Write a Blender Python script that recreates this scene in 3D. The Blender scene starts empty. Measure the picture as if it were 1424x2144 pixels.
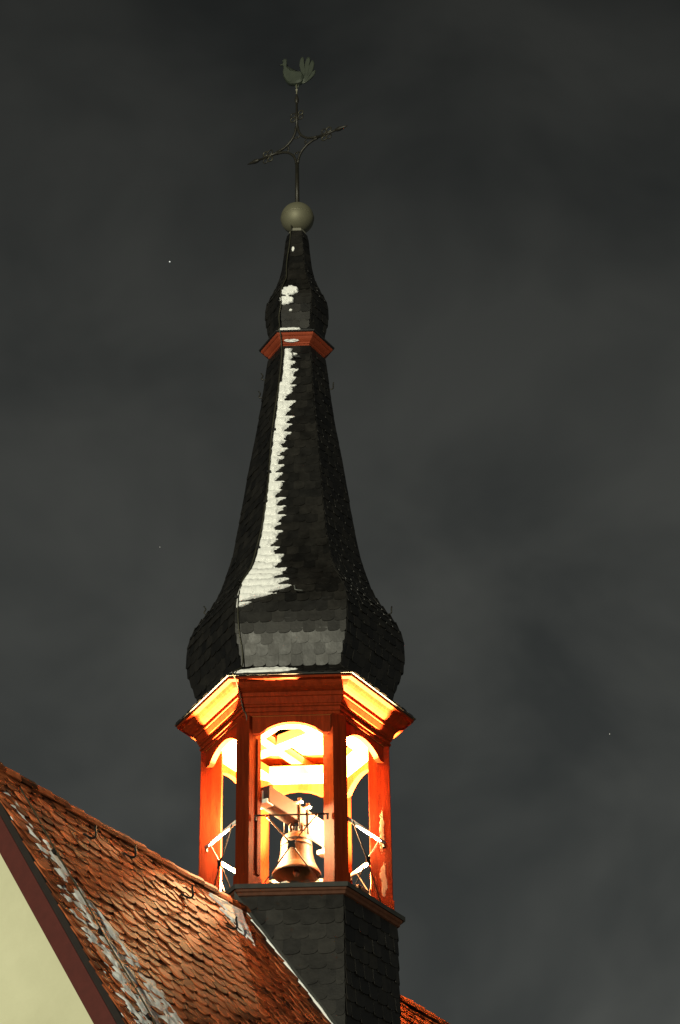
import bpy, bmesh, math, random
from mathutils import Vector, Matrix, Euler, noise
R_ = math.radians
random.seed(7)

# ------------------------------------------------------------------ camera
PITCH, ROLL = 0.553119, -0.015781
CAM = Vector((0.547824, -24.574816, 1.6))
fw = Vector((0, math.cos(PITCH), math.sin(PITCH)))
up = Vector((0, -math.sin(PITCH), math.cos(PITCH)))
rt = Vector((1, 0, 0))
cr, sr = math.cos(ROLL), math.sin(ROLL)
cx, cy = rt * cr + up * sr, up * cr - rt * sr
cam_data = bpy.data.cameras.new('camera')
cam_data.sensor_fit = 'VERTICAL'
cam_data.sensor_height = 24.0
cam_data.lens = 24.0 * 5052.6 / 2144.0
cam_data.clip_end = 2000
cam = bpy.data.objects.new('camera', cam_data)
cam.matrix_world = Matrix(((cx.x, cy.x, -fw.x, CAM.x), (cx.y, cy.y, -fw.y, CAM.y), (cx.z, cy.z, -fw.z, CAM.z), (0, 0, 0, 1)))
scene = bpy.context.scene
COL = scene.collection
COL.objects.link(cam)
scene.camera = cam

# ------------------------------------------------------------------ night sky
world = bpy.data.worlds.new('World')
scene.world = world
world.use_nodes = True
wt = world.node_tree
for n in list(wt.nodes):
    wt.nodes.remove(n)
w_out = wt.nodes.new('ShaderNodeOutputWorld')
w_bg = wt.nodes.new('ShaderNodeBackground')
w_tc = wt.nodes.new('ShaderNodeTexCoord')
w_map = wt.nodes.new('ShaderNodeMapping')
w_map.inputs['Scale'].default_value = (1.0, 1.0, 1.25)
w_n1 = wt.nodes.new('ShaderNodeTexNoise')
w_n1.inputs['Scale'].default_value = 8.0
w_n1.inputs['Detail'].default_value = 4.0
w_n1.inputs['Roughness'].default_value = 0.5
w_n1.inputs['Distortion'].default_value = 0.3
w_ramp = wt.nodes.new('ShaderNodeValToRGB')
w_ramp.color_ramp.elements[0].position = 0.35
w_ramp.color_ramp.elements[0].color = (0.0172, 0.0188, 0.0180, 1)
w_ramp.color_ramp.elements[1].position = 0.62
w_ramp.color_ramp.elements[1].color = (0.0325, 0.0340, 0.0312, 1)
w_sep = wt.nodes.new('ShaderNodeSeparateXYZ')
w_el = wt.nodes.new('ShaderNodeMapRange')          # city glow: the cloud is paler towards the horizon
w_el.inputs['From Min'].default_value = 0.28
w_el.inputs['From Max'].default_value = 0.72
w_el.inputs['To Min'].default_value = 2.55
w_el.inputs['To Max'].default_value = 0.62
w_mul = wt.nodes.new('ShaderNodeVectorMath')
w_mul.operation = 'SCALE'
wt.links.new(w_tc.outputs['Generated'], w_map.inputs['Vector'])
wt.links.new(w_map.outputs['Vector'], w_n1.inputs['Vector'])
wt.links.new(w_n1.outputs['Fac'], w_ramp.inputs['Fac'])
wt.links.new(w_tc.outputs['Generated'], w_sep.inputs['Vector'])
wt.links.new(w_sep.outputs['Z'], w_el.inputs['Value'])
wt.links.new(w_ramp.outputs['Color'], w_mul.inputs[0])
wt.links.new(w_el.outputs['Result'], w_mul.inputs['Scale'])
wt.links.new(w_mul.outputs['Vector'], w_bg.inputs['Color'])
w_bg.inputs['Strength'].default_value = 1.0
wt.links.new(w_bg.outputs['Background'], w_out.inputs['Surface'])

# ------------------------------------------------------------------ the floodlighting of the church, one low sun lamp
SUN_A, SUN_E = R_(15), R_(5)
to_sun = Vector((-math.sin(SUN_A) * math.cos(SUN_E), -math.cos(SUN_A) * math.cos(SUN_E), -math.sin(SUN_E)))
sd = bpy.data.lights.new('sun', 'SUN')
sd.energy = 3.0
sd.angle = R_(1.5)
sd.color = (1.0, 0.97, 0.74)
sun = bpy.data.objects.new('sun', sd)
sun.rotation_euler = (-to_sun).to_track_quat('-Z', 'Y').to_euler()
sun.location = (-6, -30, 3)
COL.objects.link(sun)

vs = scene.view_settings
vs.view_transform = 'Standard'
vs.look = 'None'
vs.exposure = 0.0
vs.gamma = 1.0
vs.use_curve_mapping = False
LAMP_W = 720.0
BEAM_W = 36000.0
LAMP_COL = (1.0, 0.62, 0.28)

# ------------------------------------------------------------------ materials
def mat(name, c1, c2=None, scale=8.0, rough=0.6, metal=0.0, bump=0.0, bscale=40.0, spec=0.5, stretch=(1, 1, 1),
        island=0.0, worn=None, worn_at=0.62, worn_scale=14.0, rough2=None):
    m = bpy.data.materials.new(name)
    m.use_nodes = True
    nt = m.node_tree
    b = nt.nodes['Principled BSDF']
    b.inputs['Roughness'].default_value = rough
    b.inputs['Metallic'].default_value = metal
    b.inputs['Specular IOR Level'].default_value = spec
    tc = nt.nodes.new('ShaderNodeTexCoord')
    mp = nt.nodes.new('ShaderNodeMapping')
    mp.inputs['Scale'].default_value = stretch
    geo = nt.nodes.new('ShaderNodeNewGeometry')
    nt.links.new(geo.outputs['Position'], mp.inputs['Vector'])
    n = nt.nodes.new('ShaderNodeTexNoise')
    n.inputs['Scale'].default_value = scale
    n.inputs['Detail'].default_value = 6
    n.inputs['Roughness'].default_value = 0.6
    nt.links.new(mp.outputs['Vector'], n.inputs['Vector'])
    rp = nt.nodes.new('ShaderNodeValToRGB')
    rp.color_ramp.elements[0].position = 0.3
    rp.color_ramp.elements[1].position = 0.7
    rp.color_ramp.elements[0].color = (*c1, 1)
    rp.color_ramp.elements[1].color = (*(c2 or c1), 1)
    nt.links.new(n.outputs['Fac'], rp.inputs['Fac'])
    col = rp.outputs['Color']
    if island:
        oi = nt.nodes.new('ShaderNodeObjectInfo')
        add = nt.nodes.new('ShaderNodeMath'); add.operation = 'ADD'
        fr = nt.nodes.new('ShaderNodeMath'); fr.operation = 'FRACT'
        nt.links.new(geo.outputs['Random Per Island'], add.inputs[0])
        nt.links.new(oi.outputs['Random'], add.inputs[1])
        nt.links.new(add.outputs[0], fr.inputs[0])
        mr = nt.nodes.new('ShaderNodeMapRange')
        mr.inputs['To Min'].default_value = 1.0 - island
        mr.inputs['To Max'].default_value = 1.0 + island
        nt.links.new(fr.outputs[0], mr.inputs['Value'])
        sc = nt.nodes.new('ShaderNodeVectorMath'); sc.operation = 'SCALE'
        nt.links.new(col, sc.inputs[0]); nt.links.new(mr.outputs[0], sc.inputs['Scale'])
        col = sc.outputs[0]
    if worn:
        n2 = nt.nodes.new('ShaderNodeTexNoise')
        n2.inputs['Scale'].default_value = worn_scale
        n2.inputs['Detail'].default_value = 8
        n2.inputs['Roughness'].default_value = 0.7
        nt.links.new(mp.outputs['Vector'], n2.inputs['Vector'])
        mr2 = nt.nodes.new('ShaderNodeMapRange')
        mr2.inputs['From Min'].default_value = worn_at
        mr2.inputs['From Max'].default_value = worn_at + 0.05
        nt.links.new(n2.outputs['Fac'], mr2.inputs['Value'])
        mx = nt.nodes.new('ShaderNodeMix'); mx.data_type = 'RGBA'
        nt.links.new(mr2.outputs[0], mx.inputs['Factor'])
        nt.links.new(col, mx.inputs['A'])
        mx.inputs['B'].default_value = (*worn, 1)
        col = mx.outputs['Result']
    nt.links.new(col, b.inputs['Base Color'])
    if rough2 is not None:
        mr3 = nt.nodes.new('ShaderNodeMapRange')
        mr3.inputs['From Min'].default_value = 0.3
        mr3.inputs['From Max'].default_value = 0.7
        mr3.inputs['To Min'].default_value = rough
        mr3.inputs['To Max'].default_value = rough2
        nt.links.new(n.outputs['Fac'], mr3.inputs['Value'])
        nt.links.new(mr3.outputs[0], b.inputs['Roughness'])
    if bump:
        n3 = nt.nodes.new('ShaderNodeTexNoise')
        n3.inputs['Scale'].default_value = bscale
        n3.inputs['Detail'].default_value = 5
        nt.links.new(mp.outputs['Vector'], n3.inputs['Vector'])
        bp = nt.nodes.new('ShaderNodeBump')
        bp.inputs['Strength'].default_value = bump
        bp.inputs['Distance'].default_value = 0.01
        nt.links.new(n3.outputs['Fac'], bp.inputs['Height'])
        nt.links.new(bp.outputs['Normal'], b.inputs['Normal'])
    return m

def glow(name, col, strength):
    m = bpy.data.materials.new(name)
    m.use_nodes = True
    b = m.node_tree.nodes['Principled BSDF']
    b.inputs['Base Color'].default_value = (0.8, 0.8, 0.8, 1)
    b.inputs['Emission Color'].default_value = (*col, 1)
    b.inputs['Emission Strength'].default_value = strength
    return m

M = {
    'slate': mat('slate', (0.0036, 0.0032, 0.0026), (0.0100, 0.0090, 0.0074), 9, 0.42, bump=0.10, bscale=40, island=0.65, rough2=0.54, spec=0.40),
    'slate_bed': mat('slate_bed', (0.008, 0.008, 0.009), (0.012, 0.012, 0.012), 9, 0.7),
    'red': mat('red_paint', (0.095, 0.0110, 0.0026), (0.17, 0.021, 0.0048), 4.0, 0.65, spec=0.03, bump=0.25, bscale=30, stretch=(6, 6, 0.6),
               worn=(0.075, 0.012, 0.004), worn_at=0.64, worn_scale=9),
    'collar_red': mat('salmon_red_paint', (0.19, 0.034, 0.014), (0.26, 0.050, 0.021), 6.0, 0.6, spec=0.1, bump=0.2, bscale=30),
    'scroll': mat('tarnished_scroll', (0.03, 0.028, 0.018), (0.06, 0.056, 0.036), 20, 0.45, metal=0.4),
    'red_worn_shaded': mat('worn_shaded_red_paint', (0.055, 0.0064, 0.0015), (0.105, 0.0130, 0.0030), 4.0, 0.65, spec=0.03, bump=0.35, bscale=24, stretch=(6, 6, 0.5),  # base red darkened for the posts' shade; pale worn spots are bare wood
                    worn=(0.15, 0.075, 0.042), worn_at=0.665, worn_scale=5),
    'ledge_wood': mat('brown_ledge_paint', (0.050, 0.018, 0.009), (0.080, 0.032, 0.017), 6, 0.7, spec=0.15, bump=0.3, stretch=(3, 3, 3)),
    'bare_wood': mat('bare_wood', (0.20, 0.10, 0.06), (0.30, 0.17, 0.10), 30, 0.8, spec=0.1, bump=0.4, stretch=(4, 4, 0.6)),
    'board': mat('dark_red_board', (0.066, 0.0105, 0.0070), (0.086, 0.014, 0.0095), 4, 0.6, bump=0.2, stretch=(3, 3, 3)),
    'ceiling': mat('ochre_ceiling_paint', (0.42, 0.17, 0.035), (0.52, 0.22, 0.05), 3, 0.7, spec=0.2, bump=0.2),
    'beam': mat('brown_beam', (0.14, 0.030, 0.007), (0.20, 0.048, 0.012), 5, 0.6, bump=0.3, stretch=(3, 3, 3)),
    'tile': mat('terracotta', (0.10, 0.022, 0.008), (0.35, 0.098, 0.033), 8, 0.75, spec=0.12, bump=0.35, bscale=45, island=0.8,
                worn=(0.10, 0.05, 0.03), worn_at=0.64, worn_scale=16),
    'mortar': mat('dark_mortar', (0.010, 0.007, 0.006), (0.016, 0.011, 0.009), 12, 0.9),
    'snow': mat('snow', (0.80, 0.81, 0.80), (0.88, 0.88, 0.87), 20, 0.85, bump=0.5, bscale=60, spec=0.2),
    'wall': mat('cream_plaster', (0.50, 0.492, 0.325), (0.63, 0.622, 0.425), 0.8, 0.9, bump=0.3, bscale=14),
    'zinc': mat('zinc', (0.10, 0.105, 0.10), (0.17, 0.175, 0.165), 7, 0.55, metal=0.3),
    'lead': mat('lead', (0.022, 0.023, 0.021), (0.040, 0.041, 0.038), 7, 0.7, spec=0.2),
    'iron': mat('wrought_iron', (0.014, 0.013, 0.010), (0.026, 0.023, 0.016), 20, 0.5, metal=0.3),
    'steel': mat('galvanised_steel', (0.62, 0.66, 0.56), (0.74, 0.78, 0.68), 12, 0.5, metal=0.1),
    'rod': mat('rusty_rod', (0.022, 0.011, 0.006), (0.04, 0.02, 0.012), 20, 0.6, metal=0.3),
    'bronze': mat('bronze', (0.022, 0.0095, 0.0046), (0.042, 0.019, 0.0095), 7, 0.55, metal=0.2, spec=0.25, bump=0.2, bscale=30, rough2=0.6,
                  worn=(0.03, 0.022, 0.015), worn_at=0.63, worn_scale=7),
    'headstock': mat('grey_steel_beam', (0.024, 0.0155, 0.0135), (0.032, 0.021, 0.019), 4, 0.7, spec=0.15),
    'gilt': mat('dull_gilt', (0.12, 0.115, 0.075), (0.17, 0.165, 0.11), 3, 0.6, metal=0.4),
    'collar': mat('pale_collar', (0.17, 0.165, 0.13), None, 8, 0.6),
    'verdigris': mat('verdigris_copper', (0.024, 0.031, 0.022), (0.036, 0.046, 0.032), 14, 0.55, metal=0.2),
    'cable': mat('conductor_cable', (0.05, 0.048, 0.032), None, 8, 0.5, metal=0.4),
    'box': mat('brown_box', (0.12, 0.05, 0.03), None, 8, 0.6),
    'black': mat('black_metal', (0.007, 0.007, 0.007), None, 8, 0.6, spec=0.2),
    'attic': mat('attic_boards', (0.06, 0.025, 0.012), (0.09, 0.04, 0.02), 6, 0.8),
    'stone': mat('side_wall_plaster', (0.45, 0.45, 0.30), (0.5, 0.5, 0.34), 2, 0.9),
    'bulb': glow('lit_glass', LAMP_COL, 60.0),
    'star': glow('starlight', (0.85, 0.95, 1.0), 0.35),
    'star_dim': glow('starlight_dim', (1.0, 0.9, 0.85), 0.12),
}

# ------------------------------------------------------------------ helpers
def thing(name, label, cat, loc=(0, 0, 0), group=None):
    o = bpy.data.objects.new(name, None)
    o.empty_display_size = 0.2
    COL.objects.link(o)
    o.location = loc
    o['label'] = label
    o['category'] = cat
    if group:
        o['group'] = group
    return o

def tag(o, label, cat, group=None):
    o['label'] = label
    o['category'] = cat
    if group:
        o['group'] = group
    return o

def adopt(o, parent):
    if parent is not None:
        o.parent = parent
        if parent.type == 'EMPTY':
            o.matrix_parent_inverse = Matrix.Translation(-Vector(parent.location))

def link_mesh(name, me, parent=None, m=None):
    if m is not None and not me.materials:
        me.materials.append(M[m])
    o = bpy.data.objects.new(name, me)
    COL.objects.link(o)
    adopt(o, parent)
    return o

def mesh(name, verts, faces, m, parent=None, smooth=False, fix=True):
    me = bpy.data.meshes.new(name)
    me.from_pydata([tuple(v) for v in verts], [], faces)
    if fix:
        bm = bmesh.new(); bm.from_mesh(me)
        bmesh.ops.recalc_face_normals(bm, faces=bm.faces)
        bm.to_mesh(me); bm.free()
    if smooth:
        me.polygons.foreach_set('use_smooth', [True] * len(me.polygons))
    return link_mesh(name, me, parent, m)

class MB:
    def __init__(s): s.v, s.f = [], []
    def add(s, verts, faces):
        k = len(s.v)
        s.v += [Vector(v) for v in verts]
        s.f += [tuple(i + k for i in f) for f in faces]
        return s
    def prism(s, poly, h0, h1, frame):
        """poly: 2D list; frame: (origin, ux, uy, uz); extruded from h0 to h1 along uz"""
        o, ux, uy, uz = frame
        n = len(poly)
        vs_ = [o + ux * a + uy * b + uz * h0 for a, b in poly] + [o + ux * a + uy * b + uz * h1 for a, b in poly]
        fs = [tuple(range(n))[::-1], tuple(range(n, 2 * n))] + [(i, (i + 1) % n, n + (i + 1) % n, n + i) for i in range(n)]
        return s.add(vs_, fs)
    def box(s, c, ux, uy, uz, dx, dy, dz):
        c = Vector(c)
        p = [(-dx / 2, -dy / 2), (dx / 2, -dy / 2), (dx / 2, dy / 2), (-dx / 2, dy / 2)]
        return s.prism(p, -dz / 2, dz / 2, (c, ux, uy, uz))
    def tube(s, pts, r, n=8, closed=False):
        pts = [Vector(p) for p in pts]
        rr = r if isinstance(r, (list, tuple)) else [r] * len(pts)
        k0 = len(s.v)
        prev = None
        for i, p in enumerate(pts):
            if closed:
                d = pts[(i + 1) % len(pts)] - pts[i - 1]
            else:
                d = pts[min(i + 1, len(pts) - 1)] - pts[max(i - 1, 0)]
            d.normalize()
            if prev is None:
                a = d.orthogonal().normalized()
            else:
                a = (prev - d * prev.dot(d))
                a = a.normalized() if a.length > 1e-6 else d.orthogonal().normalized()
            prev = a
            b = d.cross(a)
            for j in range(n):
                t = 2 * math.pi * j / n
                s.v.append(p + (a * math.cos(t) + b * math.sin(t)) * rr[i])
        L = len(pts)
        for i in range(L if closed else L - 1):
            for j in range(n):
                i2 = (i + 1) % L
                s.f.append((k0 + i * n + j, k0 + i * n + (j + 1) % n, k0 + i2 * n + (j + 1) % n, k0 + i2 * n + j))
        if not closed:
            s.f.append(tuple(k0 + j for j in range(n))[::-1])
            s.f.append(tuple(k0 + (L - 1) * n + j for j in range(n)))
        return s
    def lathe(s, prof, c, n=48, closed_ends=True):
        c = Vector(c); k0 = len(s.v)
        for r, z in prof:
            for j in range(n):
                t = 2 * math.pi * j / n
                s.v.append(c + Vector((r * math.cos(t), r * math.sin(t), z)))
        for i in range(len(prof) - 1):
            for j in range(n):
                s.f.append((k0 + i * n + j, k0 + i * n + (j + 1) % n, k0 + (i + 1) * n + (j + 1) % n, k0 + (i + 1) * n + j))
        return s
    def build(s, name, m, parent=None, smooth=False):
        return mesh(name, s.v, s.f, m, parent, smooth)

def bevel(o, w=0.006, seg=2):
    bm = bmesh.new(); bm.from_mesh(o.data)
    bmesh.ops.bevel(bm, geom=list(bm.edges), offset=w, segments=seg, profile=0.6, affect='EDGES', clamp_overlap=True)
    bm.to_mesh(o.data); bm.free()
    return o

Z = Vector((0, 0, 1))
YAW = -0.024088
def azv(deg):
    t = R_(deg) + YAW
    return Vector((math.cos(t), math.sin(t), 0))
def lean(z): return 0.0075 * max(0.0, z - 14.0)
def hexpt(R, z, k):                      # corner k at azimuth 60*k
    p = azv(60 * k) * R
    return Vector((p.x + lean(z), p.y, z))
def hexlathe(name, prof, m, parent, closed=False, cap_top=False, cap_bot=False):
    mb = MB()
    vs_ = [hexpt(R, z, k) for R, z in prof for k in range(6)]
    fs = []
    n = len(prof)
    for i in range(n if closed else n - 1):
        i2 = (i + 1) % n
        for k in range(6):
            k2 = (k + 1) % 6
            fs.append((i * 6 + k, i * 6 + k2, i2 * 6 + k2, i2 * 6 + k))
    if cap_bot: fs.append(tuple(range(6))[::-1])
    if cap_top: fs.append(tuple((n - 1) * 6 + k for k in range(6)))
    mb.add(vs_, fs)
    return mb.build(name, m, parent)

def catmull(pts, sub=6):
    out = []
    n = len(pts)
    for i in range(n - 1):
        p0, p1, p2, p3 = pts[max(i - 1, 0)], pts[i], pts[i + 1], pts[min(i + 2, n - 1)]
        for q in range(sub):
            t = q / sub
            out.append(tuple(0.5 * ((2 * p1[j]) + (-p0[j] + p2[j]) * t + (2 * p0[j] - 5 * p1[j] + 4 * p2[j] - p3[j]) * t * t
                             + (-p0[j] + 3 * p1[j] - 3 * p2[j] + p3[j]) * t ** 3) for j in range(len(p1))))
    out.append(tuple(pts[-1]))
    return out

class Arc:                               # a profile (R, z) read by arc length
    def __init__(s, prof):
        s.p = prof; s.t = [0.0]
        for a, b in zip(prof, prof[1:]):
            s.t.append(s.t[-1] + math.hypot((b[0] - a[0]) * 0.866, b[1] - a[1]))
        s.L = s.t[-1]
    def at(s, t):
        t = min(max(t, 0), s.L)
        for i in range(len(s.t) - 1):
            if t <= s.t[i + 1]:
                q = (t - s.t[i]) / max(1e-9, s.t[i + 1] - s.t[i])
                a, b = s.p[i], s.p[i + 1]
                return a[0] + (b[0] - a[0]) * q, a[1] + (b[1] - a[1]) * q
        return s.p[-1]
    def z2t(s, z):
        for i in range(len(s.t) - 1):
            a, b = s.p[i], s.p[i + 1]
            if (a[1] - z) * (b[1] - z) <= 0 and a[1] != b[1]:
                return s.t[i] + (s.t[i + 1] - s.t[i]) * (z - a[1]) / (b[1] - a[1])
        return s.L

# unit slate: x -0.5..0.5, y 0..1 upward, z 0..1 thickness; the lower right corner is rounded off
SLATE2D = [(-0.5, 1), (-0.5, 0.20), (-0.44, 0.06), (-0.30, 0.0), (0.02, 0.01), (0.24, 0.06), (0.40, 0.16), (0.48, 0.30), (0.5, 0.46), (0.5, 1)]
TILE2D = [(-0.5, 1), (-0.5, 0.26)] + [(-0.5 * math.cos(math.pi * i / 8), 0.26 - 0.26 * math.sin(math.pi * i / 8)) for i in range(1, 8)] + [(0.5, 0.26), (0.5, 1)]
SLATE2D = [(x_, y_ * 0.65 if y_ < 0.5 else y_) for x_, y_ in SLATE2D]
def plate_mesh(name, poly, m):
    n = len(poly)
    v = [(a, b, 0) for a, b in poly] + [(a, b, 1) for a, b in poly]
    f = [tuple(range(n, 2 * n))] + [(i, n + i, n + (i + 1) % n, (i + 1) % n) for i in range(n)]
    me = bpy.data.meshes.new(name)
    me.from_pydata(v, [], f)
    bm = bmesh.new(); bm.from_mesh(me); bmesh.ops.recalc_face_normals(bm, faces=bm.faces); bm.to_mesh(me); bm.free()
    if me.polygons[0].normal.z < 0: me.flip_normals()
    me.materials.append(M[m])
    return me

def in_frame(p):
    d = p - CAM
    zz = d.dot(fw)
    u, v = 5052.6 * d.dot(cx) / zz, -5052.6 * d.dot(cy) / zz
    return abs(u) < 712 + 12 and abs(v) < 1072 + 12
def lay_pieces(name, unit, mats, parent, limit=300, hidden=None):
    """mats: 4x4 matrices of plates; the ones that show largest are objects, the rest one joined part"""
    sc = []
    for i, mtx in enumerate(mats):
        c = mtx @ Vector((0, 0.35, 1))
        nrm = mtx.col[2].to_3d().normalized()
        v = (CAM - c)
        a = mtx.col[0].to_3d().length * mtx.col[1].to_3d().length * nrm.dot(v.normalized())
        if a <= 0 or not in_frame(c) or (hidden and hidden(c)):
            a = min(a, 0)
        sc.append((a, i))
    sc.sort(reverse=True)
    best = [i for a, i in sc[:limit] if a > 0]
    rest = [i for a, i in sc[len(best):]]
    for i in best:
        o = link_mesh(name, unit, parent)
        o.matrix_basis = mats[i]
    if rest:
        uv = [v.co.copy() for v in unit.vertices]
        uf = [tuple(p.vertices) for p in unit.polygons]
        V, F = [], []
        for i in rest:
            k = len(V)
            V += [mats[i] @ v for v in uv]
            F += [tuple(k + j for j in f) for f in uf]
        o = mesh('further_' + name + 's', V, F, unit.materials[0].name, parent, fix=False) if False else None
        me = bpy.data.meshes.new('further_' + name + 's')
        me.from_pydata([tuple(v) for v in V], [], F)
        me.materials.append(unit.materials[0])
        o = link_mesh('further_' + name + 's', me, parent)
        o['kind'] = 'stuff'

def frame_matrix(o, ux, uy, uz):
    return Matrix(((ux.x, uy.x, uz.x, o.x), (ux.y, uy.y, uz.y, o.y), (ux.z, uy.z, uz.z, o.z), (0, 0, 0, 1)))

def shingle_hex(arc, faces, h, w, t0=0.0, t1=None, lift=0.012, thick=0.007, seed=1, over=1.4):
    rnd = random.Random(seed)
    out = []
    t1 = arc.L if t1 is None else t1
    nrow = max(1, int(round((t1 - t0) / h)))
    hh = (t1 - t0) / nrow
    for k in faces:
        a = azv(30 + 60 * k)
        U = Z.cross(a)                    # to the right seen from outside
        for i in range(nrow):
            tb = t0 + i * hh
            tt = min(tb + over * hh, arc.L)
            Rb, zb = arc.at(tb); Rt, zt = arc.at(tt)
            B = Vector((a.x * Rb * 0.866 + lean(zb), a.y * Rb * 0.866, zb))
            T = Vector((a.x * Rt * 0.866 + lean(zt), a.y * Rt * 0.866, zt))
            d = (T - B)
            if d.length < 0.02: continue
            nrm = U.cross(d).normalized()
            if nrm.dot(a) < 0 and abs(nrm.z) < 0.95: nrm = -nrm
            Rm = arc.at((tb + min(tb + hh, arc.L)) / 2)[0]
            n = max(1, int(round(Rm / w)))
            ww = Rm / n
            edges = [-Rm / 2 + j * ww for j in range(n + 1)]
            if i % 2 and n > 1:
                edges = [-Rm / 2] + [-Rm / 2 + (j + 0.5) * ww for j in range(n)] + [Rm / 2]
            for x0, x1 in zip(edges, edges[1:]):
                j1, j2 = rnd.uniform(-1, 1), rnd.uniform(-1, 1)
                o = B + U * ((x0 + x1) / 2) + nrm * (lift + 0.005 * j1) - d.normalized() * (0.006 + 0.006 * j2)
                tp = T + U * ((x0 + x1) / 2) + nrm * 0.003
                yv = tp - o
                tw = Matrix.Rotation(0.045 * rnd.uniform(-1, 1), 3, yv.normalized())
                zv = tw @ U.cross(yv).normalized()
                if zv.dot(nrm) < 0: zv = -zv
                xv = tw @ U
                out.append(frame_matrix(o, xv * ((x1 - x0) * 1.01), yv, zv * thick))
    return out

def snow(name, label, pos, height, a0, a1, b0, b1, na, nb, base=-0.012):
    """snow lying on a surface: pos(a, b) gives point and normal, height(a, b) the depth, below 0 there is none"""
    idx = {}
    V, F = [], []
    H = [[height(a0 + (a1 - a0) * i / na, b0 + (b1 - b0) * j / nb) for j in range(nb + 1)] for i in range(na + 1)]
    def vid(i, j):
        if (i, j) not in idx:
            p, n = pos(a0 + (a1 - a0) * i / na, b0 + (b1 - b0) * j / nb)
            idx[(i, j)] = len(V)
            V.append(p + n * max(H[i][j], base))
        return idx[(i, j)]
    for i in range(na):
        for j in range(nb):
            if max(H[i][j], H[i + 1][j], H[i][j + 1], H[i + 1][j + 1]) > 0:
                F.append((vid(i, j), vid(i + 1, j), vid(i + 1, j + 1), vid(i, j + 1)))
    o = mesh(name, V, F, 'snow', None, smooth=True)
    tag(o, label, 'snow')
    return o
def nz(x, y, z=0.0): return noise.noise(Vector((x, y, z)))

# ================================================================== the church: gable, verge board, tiled roof
RA = 60                                   # the ridge runs through the turret's corners
rd = azv(RA)
re = Vector((math.sin(R_(RA) + YAW), -math.cos(R_(RA) + YAW), 0))
PIT = R_(58)
RIDGE_Z = 11.33
dn = re * math.cos(PIT) - Z * math.sin(PIT)
rn = re * math.sin(PIT) + Z * math.cos(PIT)
def roofp(s, d, h=0.0): return Vector((0, 0, RIDGE_Z)) + rd * s + dn * d + rn * h
S0, S1, DL = -5.45, 7.0, 6.4
church = thing('church', 'church with cream gable wall, dark red verge board and orange tiled roof', 'church', tuple(Vector((0, 0, 0)) + rd * 0.8))
# roof shell, both slopes
dn2 = -re * math.cos(PIT) - Z * math.sin(PIT)
rn2 = -re * math.sin(PIT) + Z * math.cos(PIT)
def shell(name, d_, n_):
    o = Vector((0, 0, RIDGE_Z))
    mb = MB()
    mb.prism([(S0 + 0.03, 0.0), (S1, 0.0), (S1, DL), (S0 + 0.03, DL)], -0.06, 0.0, (o, rd, d_, n_))
    return mb.build(name, 'mortar', church)
roof = shell('roof_slope', dn, rn)
roof2 = shell('far_roof_slope', dn2, rn2)
# tiles
tile_unit = plate_mesh('tile', TILE2D, 'tile')
TW, TH = 0.178, 0.137
rnd = random.Random(3)
tm = []
def inside_turret(p, R=1.11):
    return all(p.dot(azv(30 + 60 * k)) < R * 0.866 for k in range(6))
row = 0
d = 0.19
while d < 5.2:
    s = S0 + (0.5 * TW if row % 2 else 0.0) + TW / 2
    if row % 2:                            # half tile at the verge
        tm.append(frame_matrix(roofp(S0 + TW / 4, d, 0.030), rd * (TW * 0.47), -dn * 0.25 - rn * 0.020, rn * 0.012))
    while s < S1:
        q = roofp(s, d - 0.07)
        if not inside_turret(Vector((q.x, q.y, 0))):
            j = lambda a: rnd.uniform(-a, a)
            o = roofp(s + j(0.006), d + j(0.010), 0.036 + j(0.006))
            yv = -dn * 0.25 - rn * (0.022 + j(0.008))
            xr = Matrix.Rotation(j(0.06), 3, dn) @ (Matrix.Rotation(j(0.02), 3, rn) @ rd)
            zv = xr.cross(yv).normalized()
            if zv.dot(rn) < 0: zv = -zv
            tm.append(frame_matrix(o, xr * (TW * 0.965), yv, zv * 0.015))
        s += TW
    row += 1
    d += TH
def behind_turret(p):                     # hidden by the shaft as seen in the photograph
    v = CAM - p
    for i in range(1, 40):
        q = p + v.normalized() * (i * 0.1)
        if q.z < 11.6 and inside_turret(Vector((q.x, q.y, 0)), 1.1):
            return True
    return False
lay_pieces('tile', tile_unit, tm, roof, 300, behind_turret)
# ridge tiles: overlapping half-round caps
cap_prof = []
for i in range(9):
    t = math.pi * (i / 8)
    cap_prof.append((math.cos(t), math.sin(t)))
capv, capf = [], []
for q, (y, sc_) in enumerate(((0.0, 0.88), (0.93, 1.0), (1.0, 1.0))):
    for c, s_ in cap_prof: capv.append((y, c * sc_, s_ * sc_))
for q, (y, sc_) in enumerate(((1.0, 0.86), (0.0, 0.74))):
    for c, s_ in cap_prof: capv.append((y, c * sc_, s_ * sc_))
for r_ in range(4):
    for i in range(8):
        capf.append((r_ * 9 + i, r_ * 9 + i + 1, (r_ + 1) * 9 + i + 1, (r_ + 1) * 9 + i))
cap_me = bpy.data.meshes.new('ridge_tile')
cap_me.from_pydata(capv, [], capf)
bm = bmesh.new(); bm.from_mesh(cap_me); bmesh.ops.recalc_face_normals(bm, faces=bm.faces); bm.to_mesh(cap_me); bm.free()
cap_me.materials.append(M['tile'])
s = S0
while s < S1:
    c = rd * (s + 0.12)
    if not inside_turret(c, 1.0):
        o = link_mesh('ridge_tile', cap_me, roof)
        j = lambda a: rnd.uniform(-a, a)
        ax = (rd + re * j(0.02) + Z * j(0.03)).normalized()
        o.matrix_basis = frame_matrix(rd * s + Z * (RIDGE_Z - 0.055 + j(0.008)), ax * 0.30, re * 0.125, Z * 0.125)
    s += 0.25
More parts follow.
